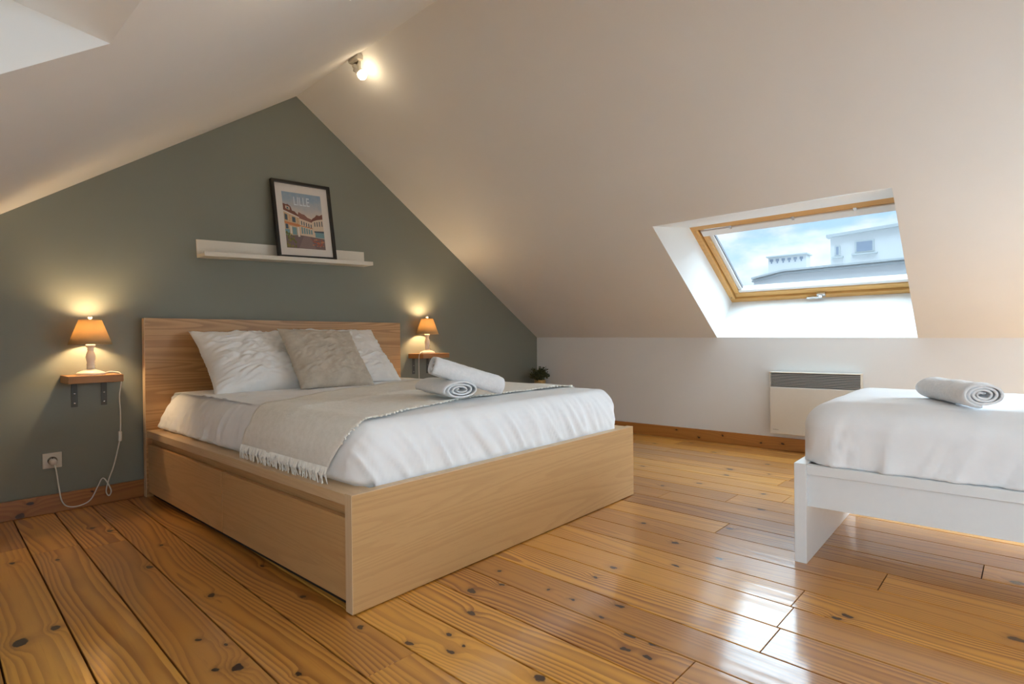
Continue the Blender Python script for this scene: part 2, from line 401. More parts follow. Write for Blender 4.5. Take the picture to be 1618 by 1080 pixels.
def knee(name, x0, x1, zf, label):
    ys = [0, -1.0, -2.0, -3.0, -3.6, RY]
    v, f = [], []
    for y in ys: v += [(x0, y, -.03), (x0, y, zf(y)), (x1, y, zf(y)), (x1, y, -.03)]
    for i in range(len(ys) - 1):
        for k in range(4): f.append((4 * i + k, 4 * i + (k + 1) % 4, 4 * i + 4 + (k + 1) % 4, 4 * i + 4 + k))
    f += [(0, 1, 2, 3), tuple(4 * (len(ys) - 1) + k for k in range(4))]
    return struct(from_py(name, v, f, M['white_wall']), label, 'wall')
knee('wall_right', KX, KX + .12, knee_z, 'low white knee wall under the right slope')
knee('wall_left', LX, LX - .12, lambda y: LKZ, 'low white knee wall under the left slope')

OPEN_R = [(-1.905, -3.24, 2.455, KX - .002), (-4.3, -5.6, 2.455, KX - .002)]
OPEN_L = [(-2.248, -3.55, -.637, LX + .002), (-4.4, -5.7, -.637, LX + .002)]
def slope(name, zf, xa, xb, opens, label):
    xs = sorted({xa, xb, (xa + xb) / 2} | {o[2] for o in opens} | {o[3] for o in opens}, reverse=xb < xa)
    ys = sorted({0, -.6, -1.2, RY, -3.0, -3.6} | {o[0] for o in opens} | {o[1] for o in opens}, reverse=True)
    v = [(x, y, zf(x, y)) for y in ys for x in xs]; f = []
    for j in range(len(ys) - 1):
        for i in range(len(xs) - 1):
            xm, ym = (xs[i] + xs[i + 1]) / 2, (ys[j] + ys[j + 1]) / 2
            if any(o[1] < ym < o[0] and min(o[2], o[3]) < xm < max(o[2], o[3]) for o in opens): continue
            n = len(xs); f.append((j * n + i, j * n + i + 1, (j + 1) * n + i + 1, (j + 1) * n + i))
    return struct(from_py(name, v, f, M['ceil'], recalc=False), label, 'ceiling')
slope('ceiling', right_z, AX, KX, OPEN_R, 'white sloping ceiling on the right with a roof window')
slope('ceiling', left_z, AX, LX, OPEN_L, 'white sloping ceiling on the left with a roof window')

def skylight(name, side, op, zf, label, detail=True):
    y0, y1, xt, xb = op; yo = y1                      # y0 > y1; xt upper edge, xb lower edge
    root = bpy.data.objects.new(name, None); COL.objects.link(root); root.location = (xb, (y0 + y1) / 2, zf(xb, (y0 + y1) / 2)); root.empty_display_size = .05
    struct(root, label, 'roof window')
    ztop = zf(xt, (y0 + y1) / 2); 
    fx, fz = xt + side * .59, ztop + .072    # frame: upper inner edge
    D = Vector((side * .8548, 0, -.5190)); Nn = Vector((side * .5190, 0, .8548)); L = 1.006
    O = Vector((fx, 0, fz))
    def W(s, y, n): return O + D * s + Nn * n + Vector((0, y, 0))
    ch = []
    # reveal panels (opening edge -> frame edge); the far side panel splays outwards
    y1 = yo - (.06 if detail else 0)
    a = [Vector((xt, y0, zf(xt, y0))), Vector((xt, yo, zf(xt, yo))), Vector((xb, yo, zf(xb, yo))), Vector((xb, y0, zf(xb, y0)))]
    b_ = [W(0, y0, 0), W(0, y1, 0), W(L, y1, 0), W(L, y0, 0)]
    back = [W(-.05, y0 + .05, .02), W(-.05, y1 - .05, .02), W(L + .05, y1 - .05, .02), W(L + .05, y0 + .05, .02)]
    cen = sum(a + b_, Vector()) / 8
    for i in range(4):
        j = (i + 1) % 4; q = [a[i], a[j], b_[j], b_[i]]
        nrm = (q[1] - q[0]).cross(q[3] - q[0]).normalized()
        if nrm.dot(cen - q[0]) > 0: nrm = -nrm
        v = q + [p + nrm * .03 + Nn * (.02 if k < 2 else 0) for k, p in enumerate(q)]
        ch.append(from_py('reveal_panel', v, [(0, 1, 2, 3), (4, 5, 6, 7), (0, 1, 5, 4), (1, 2, 6, 5), (2, 3, 7, 6), (3, 0, 4, 7)], M['reveal']))
    def bar(nm, s0, s1, ya, yb, n0, n1, mm, bev=.003):
        bm = bmesh.new(); mt = Matrix((( D.x, 0, Nn.x, O.x), (0, 1, 0, 0), (D.z, 0, Nn.z, O.z), (0, 0, 0, 1)))
        add_box(bm, s0, s1, min(ya, yb), max(ya, yb), n0, n1, bev, 2, mt)
        o = from_bm(nm, bm, mm); ch.append(o); return o
    ws = M['velux']; wd = M['velux_s']
    # outer frame
    fb = .042
    bar('frame_rail', -.02, fb, y0 + .02, y1 - .02, .0, .11, ws); bar('frame_rail', L - fb, L + .02, y0 + .02, y1 - .02, .0, .11, ws)
    bar('frame_stile', fb, L - fb, y0 + .02, y0 - fb, .0, .11, wd); bar('frame_stile', fb, L - fb, y1 - .02, y1 + fb, .0, .11, wd)
    # dark gap then sash set a little further out
    g = .006; sb = .05; s0, s1, ya, yb = fb + g, L - fb - g, y0 - fb - g, y1 + fb + g
    bar('seal', fb - .004, L - fb + .004, y0 - fb + .004, y0 - fb - g - .004, .05, .10, M['seal'], 0); bar('seal', fb - .004, L - fb + .004, y1 + fb - .004, y1 + fb + g + .004, .05, .10, M['seal'], 0)
    bar('seal', L - fb - g - .004, L - fb + .004, y0 - fb, y1 + fb, .05, .10, M['seal'], 0); bar('seal', fb - .004, fb + g + .004, y0 - fb, y1 + fb, .05, .10, M['seal'], 0)
    bar('sash_rail', s0, s0 + .035, ya, yb, .022, .085, ws)
    bar('sash_rail', s1 - sb, s1, ya, yb, .018, .085, ws)
    bar('sash_stile', s0 + .035, s1 - sb, ya, ya - .038, .022, .085, wd); bar('sash_stile', s0 + .035, s1 - sb, yb, yb + .038, .022, .085, wd)
    # white inner trim
    i0, i1, iya, iyb = s0 + .035, s1 - sb, ya - .038, yb + .038
    bar('ventilation_flap', i0 - .012, i0 + .052, ya - .006, yb + .006, .010, .040, M['alu'], .006)
    bar('inner_trim', i0 + .052, i0 + .075, iya, iyb, .040, .075, M['alu'])
    bar('inner_trim', i1 - .030, i1, iya, iyb, .028, .075, M['alu'])  # lower trim widened, its white standing in for the sash rail's lit top face
    bar('inner_trim', i0 + .075, i1 - .022, iya, iya - .028, .04, .075, M['alu']); bar('inner_trim', i0 + .075, i1 - .022, iyb, iyb + .028, .04, .075, M['alu'])
    bar('glazing_seal', i0 + .075, i0 + .081, iya - .028, iyb + .028, .055, .075, M['seal'], 0); bar('glazing_seal', i1 - .028, i1 - .022, iya - .028, iyb + .028, .055, .075, M['seal'], 0)
    bar('glazing_seal', i0 + .081, i1 - .028, iya - .028, iya - .034, .055, .075, M['seal'], 0); bar('glazing_seal', i0 + .081, i1 - .028, iyb + .028, iyb + .034, .055, .075, M['seal'], 0)
    bar('glass_pane', i0 + .05, i1 - .01, iya - .01, iyb + .01, .066, .072, M['glass'], 0)
    if detail:
        for k in (.2, .5, .76):
            yk = y0 + (y1 - y0) * k
            bar('clip', .030, i0 + .004, yk + .009, yk - .009, .008, .026, M['chrome'], .003)
        bar('clip_rod', fb + .004, fb + .012, y0 - .09, y0 + (y1 - y0) * .2, .006, .014, M['chrome'], .002)
        # handle on the lower rail
        yh = -2.575
        hb = bar('handle', s1 - .012, s1 + .026, yh + .002, yh - .062, -.012, .018, M['chrome'], .008)
        h2 = bar('lever', s1 + .006, s1 + .022, yh + .075, yh - .035, -.030, -.012, M['chrome'], .006)
        h3 = bar('latch_boss', s1 - .006, s1 + .018, yh - .012, yh - .04, -.034, -.008, M['chrome'], .006)
        for y in (y0 - .018,): bar('screw', L - .075, L - .066, y + .004, y - .004, -.003, .002, M['steel'], .001)
    adopt(ch, root); return root
skylight('window_1', 1, OPEN_R[0], right_z, 'pine-framed roof window above the wall heater, rooftops outside')
skylight('window_2', -1, OPEN_L[0], left_z, 'roof window in the left slope, only its white reveal in view', False)
skylight('added_window_3', 1, OPEN_R[1], right_z, 'added unseen roof window in the right slope behind the viewpoint', False)  # this one and the next are added out of view to light the room
skylight('added_window_4', -1, OPEN_L[1], left_z, 'added unseen roof window in the left slope behind the viewpoint', False)

# skirting boards (grain along local Y)
def skirting(name, loc, rot, length, knots_, label):
    bm = bmesh.new(); add_box(bm, -.018, 0, -length / 2, length / 2, 0, .095, .003)
    o = from_bm(name, bm, M['skirting']); o.location = loc; o.rotation_euler = (0, 0, rot); set_knots(o, knots_)
    # the knots lie in the face plane: local X is depth, so fold Z into the pattern by standing the map on Y only
    return struct(o, label, 'baseboard')
def skirt2(name, p0, p1, inward, label, kn):
    """board lying in its own XY plane (Y along the length, X up the face), stood up by rotation"""
    p0, p1 = Vector(p0), Vector(p1); L = (p1 - p0).length
    bm = bmesh.new(); add_box(bm, -.0475, .0475, -L / 2, L / 2, 0, .018, .003)
    o = from_bm(name, bm, M['skirting']); yv = (p1 - p0).normalized(); xv = Vector((0, 0, 1)); zv = Vector(inward)
    c = (p0 + p1) / 2 + Vector((0, 0, .0475))
    o.matrix_world = Matrix(((xv.x, yv.x, zv.x, c.x), (xv.y, yv.y, zv.y, c.y), (xv.z, yv.z, zv.z, c.z), (0, 0, 0, 1)))
    set_knots(o, kn); return struct(o, label, 'baseboard')
skirt2('baseboard_back', (LX, 0, 0), (KX, 0, 0), (0, -1, 0), 'pine baseboard along the grey-green gable wall',
       [(.02, -.49 - .888, .008), (-.03, -.53 - .888, .011), (.03, -.24 - .888, .004), (.01, -.86 - .888, .008), (.0, 1.2, .008)])
skirt2('baseboard_right', (KX, RY, 0), (KX, -.019, 0), (-1, 0, 0), 'pine baseboard along the low white knee wall',
       [(.02, 3.11 - 1.55, .006), (.015, 3.11 - 1.95, .006), (-.01, 3.11 - 2.25, .006), (-.02, 3.11 - 1.75, .007), (.0, 3.11 - 2.4, .006)])
skirt2('baseboard_left', (LX, -.019, 0), (LX, RY, 0), (1, 0, 0), 'pine baseboard along the left knee wall', [])

# ------------------------------------------------------------------ double bed
BW, FBH = 1.76, .376
bed = thing('double_bed', 'large oak-veneer double bed with tall headboard and under-bed drawers', 'bed', (BW / 2, -1.08, 0))
ch = [box('headboard', 0, BW, -.06, -.018, 0, 1.006, M['oak_back'], None, .0015)]
fbb = box('footboard', 0, BW, -2.134, -2.096, .004, FBH, M['oak_x'], None, .0015); ch.append(fbb)
# pale edging strips round the footboard
ch.append(box('edge_band', -.0015, .0005, -2.1335, -2.0965, .0045, FBH - .0005, M['oak_edge'], None, 0))
ch.append(box('edge_band', -.001, BW + .001, -2.1335, -2.0965, FBH - .0005, FBH + .0015, M['oak_ledge'], None, 0))
ch.append(box('edge_band', -.0015, .0005, -.0595, -.0185, .0005, 1.0055, M['oak_edge'], None, 0))
for sgn in (0, 1):
    def X(a, b): return (a, b) if sgn == 0 else (BW - b, BW - a)
    ch.append(box('ledge', *X(.002, .10), -2.0965, -.0595, .338, .374, M['oak_ledge'], None, .0015))
    ch.append(box('side_rail', *X(.030, .05), -2.0965, -.0595, .10, .338, M['oak_y'], None, 0))
    for (ya, yb) in ((-.075, -1.0985), (-1.1035, -2.092)):
        dr = box('drawer', *X(.006, .026), yb, ya, .032, .297, M['oak_y'], None, .001); ch.append(dr)
    ch.append(box('gap_shade_strip', *X(.034, .050), -2.09, -.06, 0, .10, M['dark'], None, 0))  # near-black strip put in as the shade of the gap under the drawers
ch.append(box('slat_base', .10, BW - .10, -2.095, -.061, .22, .26, M['oak_x'], None, 0))
adopt(ch, bed)

def soft_box(name, x0, x1, y0, y1, z0, z1, rh, rv, disp, material, step=.022, zr_bottom=.03):
    hx, hy, hz = (x1 - x0) / 2, (y1 - y0) / 2, (z1 - z0) / 2; c = Vector(((x0 + x1) / 2, (y0 + y1) / 2, (z0 + z1) / 2))
    nx, ny, nz = max(6, int(2 * hx / step)), max(6, int(2 * hy / step)), max(5, int(2 * hz / (step * .7)))
    bm = bmesh.new(); cache = {}
    def vert(i, j, k):
        key = (i, j, k)
        if key not in cache: cache[key] = bm.verts.new(((i / nx * 2 - 1) * hx, (j / ny * 2 - 1) * hy, (k / nz * 2 - 1) * hz))
        return cache[key]
    for i in range(nx):
        for j in range(ny):
            for k in (0, nz): bm.faces.new([vert(i, j, k), vert(i + 1, j, k), vert(i + 1, j + 1, k), vert(i, j + 1, k)])
    for i in range(nx):
        for k in range(nz):
            for j in (0, ny): bm.faces.new([vert(i, j, k), vert(i + 1, j, k), vert(i + 1, j, k + 1), vert(i, j, k + 1)])
    for j in range(ny):
        for k in range(nz):
            for i in (0, nx): bm.faces.new([vert(i, j, k), vert(i, j + 1, k), vert(i, j + 1, k + 1), vert(i, j, k + 1)])
    for v in bm.verts:
        p = v.co.copy(); r = (rh, rh, rv if p.z > 0 else zr_bottom); h = (hx, hy, hz)
        q = Vector([max(-(h[a] - r[a]), min(h[a] - r[a], p[a])) for a in range(3)])
        d = Vector([(p[a] - q[a]) / r[a] for a in range(3)])
        if d.length > 1e-6:
            d.normalize(); nn = Vector([d[a] / r[a] for a in range(3)]).normalized(); p2 = q + Vector([d[a] * r[a] for a in range(3)])
        else: nn = Vector((0, 0, 1 if p.z > 0 else -1)); p2 = p
        wpos = p2 + c
        v.co = wpos + disp(wpos, nn)
    return from_bm(name, bm, material, None, True)

MZ = .585
def folds(s, a, seed):   # crisp creases along a hem coordinate, about 0..1
    x = s + .03 * N3(s * 4, a * 4, seed)
    r1 = max(0, 1 - abs(N3(x * 9, a * 1.6, seed)) * 3.2) ** 2; r2 = max(0, 1 - abs(N3(x * 21, a * 3.0, seed + 5)) * 3.0) ** 2
    return .6 * r1 + .4 * r2
def disp_big(p, n):
    u = max(0, min(1, (MZ - p.z) / .22)); out = Vector()
    big = N3(p.x * 3, p.y * 3, 2) * .006
    if n.z > .5:           # turned-down sheet: ridges running across the bed below the pillows
        for yy, hh, ww in ((-.60, .007, .016), (-.70, .005, .012), (-.86, .006, .02)):
            yk = yy - .05 * (p.x - .9) + .015 * N3(p.x * 3, yy, 8); out += Vector((0, 0, hh * math.exp(-((p.y - yk) / ww) ** 2)))
    if n.x < -.3:          # left side: hanging folds, strongest near the head
        k = (.014 + .022 * max(0, min(1, (p.y + 1.35) / .5))) * (.30 + .70 * u)
        out += Vector((-1, 0, 0)) * (folds(p.y + (p.z - .4) * .25, p.z, 3) * k - .004)
        out += Vector((.05 * (1 - u) * min(1, max(0, (p.y + 1.4) / 1.0)), 0, 0))
    if n.y < -.3:          # foot side: slanting creases
        out += Vector((0, -1, 0)) * (folds(p.x + (p.z - .4) * .55, p.z, 9) * .026 * (.3 + .7 * u) - .003)
        out += Vector((0, .035 * (1 - u), 0)) * 0
    e = max(0, min(1, (p.z - .368) / .03)); e = e * e * (3 - 2 * e)      # below the ledge the sheet is tucked in flat
    out = out * e
    if n.x < -.3: out.x += .035 * (1 - e)
    return out + n * (big * .6 + .0015 * N3(p.x * 18, p.y * 18, p.z * 18)) * e
mat1 = soft_box('mattress', .05, 1.71, -2.085, -.064, .262, MZ, .085, .15, disp_big, M['cotton'], .0125)
tag(mat1, 'thick mattress under a tucked white sheet in the oak double bed', 'mattress')

# pillows
def cushion(name, w, h, th, material, seed, loc, rx, rz=0, ry=0, n=64, wr=.006, pinch=.07, sag=0):
    v, f = [], []
    for s in (1, -1):
        for j in range(n + 1):
            for i in range(n + 1):
                u, q = i / n * 2 - 1, j / n * 2 - 1
                # sides curve in between the pointed corners
                X = u * w / 2 * (1 - pinch * (1 - q * q)); Y = q * h / 2 * (1 - pinch * (1 - u * u))
                e = max(0, (1 - abs(u) ** 3.0)) ** .62 * max(0, (1 - abs(q) ** 3.0)) ** .62
                low = 1 - sag * q
                z = s * th / 2 * e * low
                z += s * e ** .5 * (wr * N3(u * 2.2 + seed, q * 2.2, s) * 1.6 + wr * abs(N3(u * 3 + q * 2 + seed, q * 8 - u * 3, s * 3)) * 2.2 + wr * .8 * abs(N3(u * 6 - q * 3 + seed * 2, q * 14 - u * 4, s * 5)))
                v.append((X, Y, z))
    m_ = (n + 1) ** 2
    for s in range(2):
        for j in range(n):
            for i in range(n):
                a = s * m_ + j * (n + 1) + i; f.append((a, a + 1, a + n + 2, a + n + 1))
    bm = bmesh.new(); vs = [bm.verts.new(p) for p in v]
    for q in f: bm.faces.new([vs[k] for k in q])
    bmesh.ops.remove_doubles(bm, verts=bm.verts, dist=.0004)
    o = from_bm(name, bm, material, None, True)
    o.matrix_world = Matrix.Translation(loc) @ Matrix.Rotation(rz, 4, 'Z') @ Matrix.Rotation(rx, 4, 'X') @ Matrix.Rotation(ry, 4, 'Z')
    return o
p1 = cushion('pillow', .62, .52, .17, M['pillow'], 1.3, (.505, -.335, .752), math.radians(43), math.radians(0), 0, wr=.019, sag=.25)
tag(p1, 'plump white pillow leaning on the headboard, left of the beige cushion', 'pillow', 'white pillows on the double bed')
p2 = cushion('pillow', .61, .52, .15, M['pillow'], 7.7, (1.135, -.315, .765), math.radians(45), math.radians(0), 0, wr=.015, sag=.2)
tag(p2, 'white pillow half hidden behind the beige linen cushion', 'pillow', 'white pillows on the double bed')
cu = cushion('cushion', .50, .46, .13, M['linen'], 4.1, (.85, -.525, .762), math.radians(50), math.radians(2), math.radians(-2), wr=.013, pinch=.05, sag=.2)
tag(cu, 'square beige linen cushion propped between the two white pillows', 'cushion')

# throw blanket across the foot half
def interp(tab, x):
    if x <= tab[0][0]: return tab[0][1]
    for (a, b), (c_, d_) in zip(tab, tab[1:]):
        if x <= c_: t = (x - a) / (c_ - a); t = t * t * (3 - 2 * t) * .35 + t * .65; return b + (d_ - b) * t
    return tab[-1][1]
prof = []                 # (x, z) across the bed, just above the sheet
OFF = .012
x0b, x1b, zt, rh, rv = .05, 1.71, MZ, .085, .15
for k in range(7): prof.append((x0b - OFF, .425 + (zt - rv - .425) * k / 7))
for k in range(13):
    a = math.pi - k / 12 * math.pi / 2; prof.append((x0b + rh + (rh + OFF) * math.cos(a), zt - rv + (rv + OFF) * math.sin(a)))
for k in range(1, 56): prof.append((x0b + rh + (x1b - x0b - 2 * rh) * k / 56, zt + OFF))
for k in range(13):
    a = math.pi / 2 - k / 12 * math.pi / 2; prof.append((x1b - rh + (rh + OFF) * math.cos(a), zt - rv + (rv + OFF) * math.sin(a)))
for k in range(1, 5): prof.append((x1b + OFF, zt - rv - .02 * k))
S_ = [0]
for a, b in zip(prof, prof[1:]): S_.append(S_[-1] + math.hypot(b[0] - a[0], b[1] - a[1]))
foot_e = [(0, -1.93), (.08, -1.985), (.17, -2.03), (.26, -2.02), (.5, -1.915), (.95, -1.80), (1.5, -1.785), (2.1, -1.83)]
head_e = [(0, -1.245), (.10, -1.28), (.2, -1.27), (.36, -1.20), (.8, -.93), (1.3, -.76), (1.8, -.68), (2.2, -.66)]
NT_ = 46; v = []; f = []
for i, (px, pz) in enumerate(prof):
    s = S_[i]; ya, yb = interp(head_e, s), interp(foot_e, s)
    for j in range(NT_ + 1):
        u = j / NT_; y = ya + (yb - ya) * u + .004 * N3(s * 9, u * 3, 1)
        onTop = 1 if pz > zt else .6
        w = .004 * N3(px * 6, y * 6, pz * 6) + .005 * abs(N3(px * 3 + y * 9, y * 2 - px * 5, 4)) * onTop
        w += .006 * max(0, 1 - abs(u - .99) * 30) * abs(N3(s * 22, 1, 1)) + .004 * max(0, 1 - u * 14)
        # soft long fold running across near the middle
        w += .007 * math.exp(-((u - .36 - .1 * math.sin(s * 1.7)) / .035) ** 2) * onTop
        nx = -1 if s < .08 else 0; nz = 1 if pz > zt - .05 else .4
        v.append((px + nx * w * 1.5 - .0, y, pz + nz * w))
n1 = NT_ + 1
for i in range(len(prof) - 1):
    for j in range(NT_): f.append((i * n1 + j, (i + 1) * n1 + j, (i + 1) * n1 + j + 1, i * n1 + j + 1))
th = thing('throw_blanket', 'cream woven throw with fringed ends draped across the double bed', 'blanket', (.9, -1.5, MZ + .01))
cl_ = from_py('cloth', v, f, M['throw'], None, True, recalc=False)
sm = cl_.modifiers.new('thickness', 'SOLIDIFY'); sm.thickness = .004; sm.offset = 1
# fringe: bunches of twisted yarn along both short ends
def fringe(ends, xdir, seed, length):
    rr = random.Random(seed); bm_v, bm_f = [], []
    for (x, y, z) in ends:
        a = rr.uniform(-.35, .35); L = length * rr.uniform(.75, 1.15); b = rr.uniform(-.006, .006)
        pts = [Vector((x, y, z)), Vector((x + xdir * (.004 + abs(b)), y + a * L * .3, z - L * .4)), Vector((x + xdir * .002 + b, y + a * L * .9, z - L))]
        for k in range(2):
            p, q = pts[k], pts[k + 1]; w = .0028 if k == 0 else .002
            base = len(bm_v)
            for c in (p, q):
                for d in ((0, -w, 0), (xdir * w, 0, 0), (0, w, 0), (-xdir * w * .3, 0, 0)): bm_v.append(c + Vector(d))
            bm_f.extend([(base + i, base + (i + 1) % 4, base + 4 + (i + 1) % 4, base + 4 + i) for i in range(4)] + [(base + 4, base + 5, base + 6, base + 7)])
    return from_py('fringe', bm_v, bm_f, M['throw'])
yl0, yl1 = -1.245, -1.93
fr1 = fringe([(x0b - OFF - .004, yl0 + (yl1 - yl0) * k / 110, .432) for k in range(111)], -1, 3, .062); fr1['kind'] = 'stuff'
fr2 = fringe([(x1b + OFF + .003, -.66 - 1.17 * k / 120, zt - rv - .078) for k in range(121)], 1, 5, .045); fr2['kind'] = 'stuff'
fr3 = None
# loose edge yarns along the foot hem
hv = []; hf = []; rr = random.Random(2)
for k in range(130):
    s = .1 + 1.75 * k / 130; i = min(range(len(S_)), key=lambda q: abs(S_[q] - s)); px, pz = prof[i]; y = interp(foot_e, s)
    b0 = len(hv); w = rr.uniform(.003, .007); dz = rr.uniform(.002, .006); l = rr.uniform(.004, .012)
    for d in ((-w, 0, .001), (w, 0, .001), (w * .6, -l, -.001), (-w * .6, -l, -.001), (-w, 0, dz), (w, 0, dz), (w * .6, -l, dz), (-w * .6, -l, dz)): hv.append((px + d[0], y + d[1], pz + d[2] - .001))
    hf += [tuple(b0 + q for q in t_) for t_ in ((0, 1, 2, 3), (4, 5, 6, 7), (0, 1, 5, 4), (1, 2, 6, 5), (2, 3, 7, 6), (3, 0, 4, 7))]
hem = from_py('hem_yarn', hv, hf, M['throw']); hem['kind'] = 'stuff'
adopt([cl_, fr1, fr2, hem], th)

# rolled towels
def towel(name, p0, p1, w, h, label, seed, turns=3.3, roll=0, mat_='terry', sharp=0):
    p0, p1 = Vector(p0), Vector(p1); ax = (p1 - p0); L = ax.length; ax.normalize()
    side = ax.cross(Vector((0, 0, 1))).normalized(); up = side.cross(ax)
    n = int(30 * turns); layers = 30; tk = .0075; v = []; f = []
    def spiral(q, t):
        a = 2 * math.pi * turns * q + roll; r = .16 + .84 * q
        return math.cos(a) * r, math.sin(a) * r
    for j in range(layers + 1):
        t = j / layers; endj = abs(t - .5) * 2
        for i in range(n + 1):
            q = i / n; cx_, sz = spiral(q, t)
            k = 1 + .03 * N3(t * 5 + seed, q * 2, 1) - .07 * max(0, endj - .88) / .12 * (1 if not sharp else .4)
            P = p0 + ax * (L * t + (1 - q) * .012 * (1 if t > .5 else -1) * (endj > .98) * -1) + side * (cx_ * (w / 2 - tk / 2) * k) + up * (sz * (h / 2 - tk / 2) * k)
            P += up * (.003 * N3(t * 9, q * turns * 5, seed)) 
            v.append(P)
    m1 = n + 1
    for j in range(layers):
        for i in range(n): f.append((j * m1 + i, j * m1 + i + 1, (j + 1) * m1 + i + 1, (j + 1) * m1 + i))
    o = from_py(name, v, f, M[mat_], None, True)
    s = o.modifiers.new('thickness', 'SOLIDIFY'); s.thickness = tk; s.offset = 0
    return tag(o, label, 'towel', 'rolled white towels')
TZ = MZ + .013
towel('rolled_towel', (.70, -1.895, TZ + .045), (.80, -1.575, TZ + .045), .185, .088, 'rolled white towel lying flat on the cream throw, its spiral end forward', 3, 3.2, 2.2)
towel('rolled_towel', (.935, -1.90, TZ + .047), (.65, -1.75, TZ + .150), .155, .100, 'rolled white towel resting slanted on top of another on the double bed', 8, 3.0, 4.0)

# ------------------------------------------------------------------ single bed on the right
sb = thing('single_bed', 'white lacquered single bed frame, its end panel facing the window', 'bed', (1.8, -4.1, 0))
X0, X1, Y0, Y1 = 1.338, 2.26, -3.058, -5.06
ch = [box('end_panel', X0, X1, Y0 - .042, Y0, .0, .378, M['white'], None, .002), box('end_panel', X0, X1, Y1, Y1 + .042, 0, .60, M['white'], None, .002)]
for a, b in ((X0 + .006, X0 + .040), (X1 - .040, X1 - .006)):
    ch.append(box('rail_cap', a, b, Y1 + .042, Y0 - .042, .338, .374, M['white'], None, .002))
for a, b in ((X0 + .020, X0 + .036), (X1 - .036, X1 - .020)):
    ch.append(box('side_rail', a, b, Y1 + .042, Y0 - .042, .215, .338, M['white'], None, .001))
ch.append(box('slat_base', X0 + .036, X1 - .036, Y1 + .042, Y0 - .042, .30, .33, M['white'], None, 0))
adopt(ch, sb)
MZ2 = .614
def disp_small(p, n):
    u = max(0, min(1, (MZ2 - p.z) / .26)); out = Vector()
    if n.x < -.3:
        out += Vector((-1, 0, 0)) * (folds(p.y * .8 + (p.z - .4) * .5 * math.sin(p.y * 3), p.z, 21) * .044 * (.10 + .90 * u * u) - .008)
        # deep corner pleat near the end panel
        out += Vector((1, 0, 0)) * .012 * math.exp(-((p.y + 3.20 + (p.z - .45) * .28) / .007) ** 2) * min(1, u * 1.6) * (p.z > .37)
    if n.y > .3: out += Vector((0, 1, 0)) * (folds(p.x, p.z, 33) * .006 * u)
    return out + n * (.004 * N3(p.x * 4, p.y * 4, 6) + .001 * N3(p.x * 20, p.y * 20, p.z * 20))
mat2 = soft_box('mattress', X0 + .012, X1 - .012, Y1 + .05, Y0 - .012, .369, MZ2, .13, .105, disp_small, M['cotton'], .013, .004)
tag(mat2, 'mattress under a white sheet on the white single bed', 'mattress')
towel('rolled_towel', (1.425, -3.615, MZ2 + .046), (1.735, -3.455, MZ2 + .044), .135, .088, 'rolled white towel on the single bed, its grey spiral end showing', 15, 3.6, .8)

# ------------------------------------------------------------------ picture ledge and framed print
pl = thing('picture_ledge', 'long narrow white picture ledge fixed above the headboard', 'shelf', (.295, -.06, 1.386))
ch = [box('back_panel', .295, 1.47, -.012, -.0005, 1.378, 1.490, M['white_edge'], None, .001),
      box('tray', .295, 1.47, -.115, -.012, 1.378, 1.398, M['white_edge'], None, .001),
      box('front_lip', .295, 1.47, -.126, -.115, 1.378, 1.405, M['white_edge'], None, .001)]
adopt(ch, pl); pl.rotation_euler = (0, -.045, 0)
FW, FH, FD = .425, .530, .03
pf = thing('framed_print', 'black-framed town square print leaning on the white picture ledge', 'picture frame', (0, 0, 0))
b = .018; ch = []
ch += [box('frame_bar', 0, FW, -FD, 0, 0, b, M['black'], None, .001), box('frame_bar', 0, FW, -FD, 0, FH - b, FH, M['black'], None, .001),
       box('frame_bar', 0, b, -FD, 0, b, FH - b, M['black'], None, .001), box('frame_bar', FW - b, FW, -FD, 0, b, FH - b, M['black'], None, .001)]
ch.append(box('backing', b * .5, FW - b * .5, -.006, -.001, b * .5, FH - b * .5, M['black'], None, 0))
ch.append(box('mount', b, FW - b, -.010, -.006, b, FH - b, M['mount'], None, 0))
# the print itself: flat inks on paper
PW, PH, PX, PZ = .284, .385, (FW - .284) / 2, .072
inks = {}
def ink(n, c):
    mm = bpy.data.materials.new('print_' + n); mm.use_nodes = True; bb = mm.node_tree.nodes['Principled BSDF']; bb.inputs['Roughness'].default_value = .6
    bb.inputs['Base Color'].default_value = (*c, 1); inks[n] = mm
for n, c in dict(cream=(.55, .40, .25), cream2=(.62, .50, .38), orange=(.50, .19, .07), roof=(.17, .065, .045), roof2=(.24, .11, .085), win=(.07, .10, .13), teal=(.17, .30, .33), white=(.66, .62, .58), ground=(.17, .12, .12), ground2=(.22, .16, .15), green=(.13, .14, .035), green2=(.22, .18, .05), red=(.42, .09, .045), red2=(.5, .2, .09), lett=(.62, .68, .72)).items(): ink(n, c)
mm, t, bb = mat('print_sky'); o = t.new('ShaderNodeTexCoord').outputs['Object']; sx = t.new('ShaderNodeSeparateXYZ'); t.put(sx.inputs[0], o)
g_ = t.sm(sx.outputs[2], PZ + .5 * PH, PZ + PH); t.put(bb.inputs['Base Color'], t.mix(t.m('ADD', t.m('MULTIPLY', g_, .8), t.m('MULTIPLY', t.m('SUBTRACT', t.noise(o, 25, 3), .5), .6), clamp=True), (.60, .50, .42), (.17, .31, .46))); inks['sky'] = mm
order = list(inks); pv, pfc, pm = [], [], []
def poly(k, pts, lay):
    b0 = len(pv)
    for (u, v_) in pts: pv.append((PX + u * PW, -.0102 - lay * .00008, PZ + v_ * PH))
    pfc.append(tuple(range(b0, b0 + len(pts)))); pm.append(order.index(k))
def rect(k, u0, v0, u1, v1, lay): poly(k, [(u0, v0), (u1, v0), (u1, v1), (u0, v1)], lay)
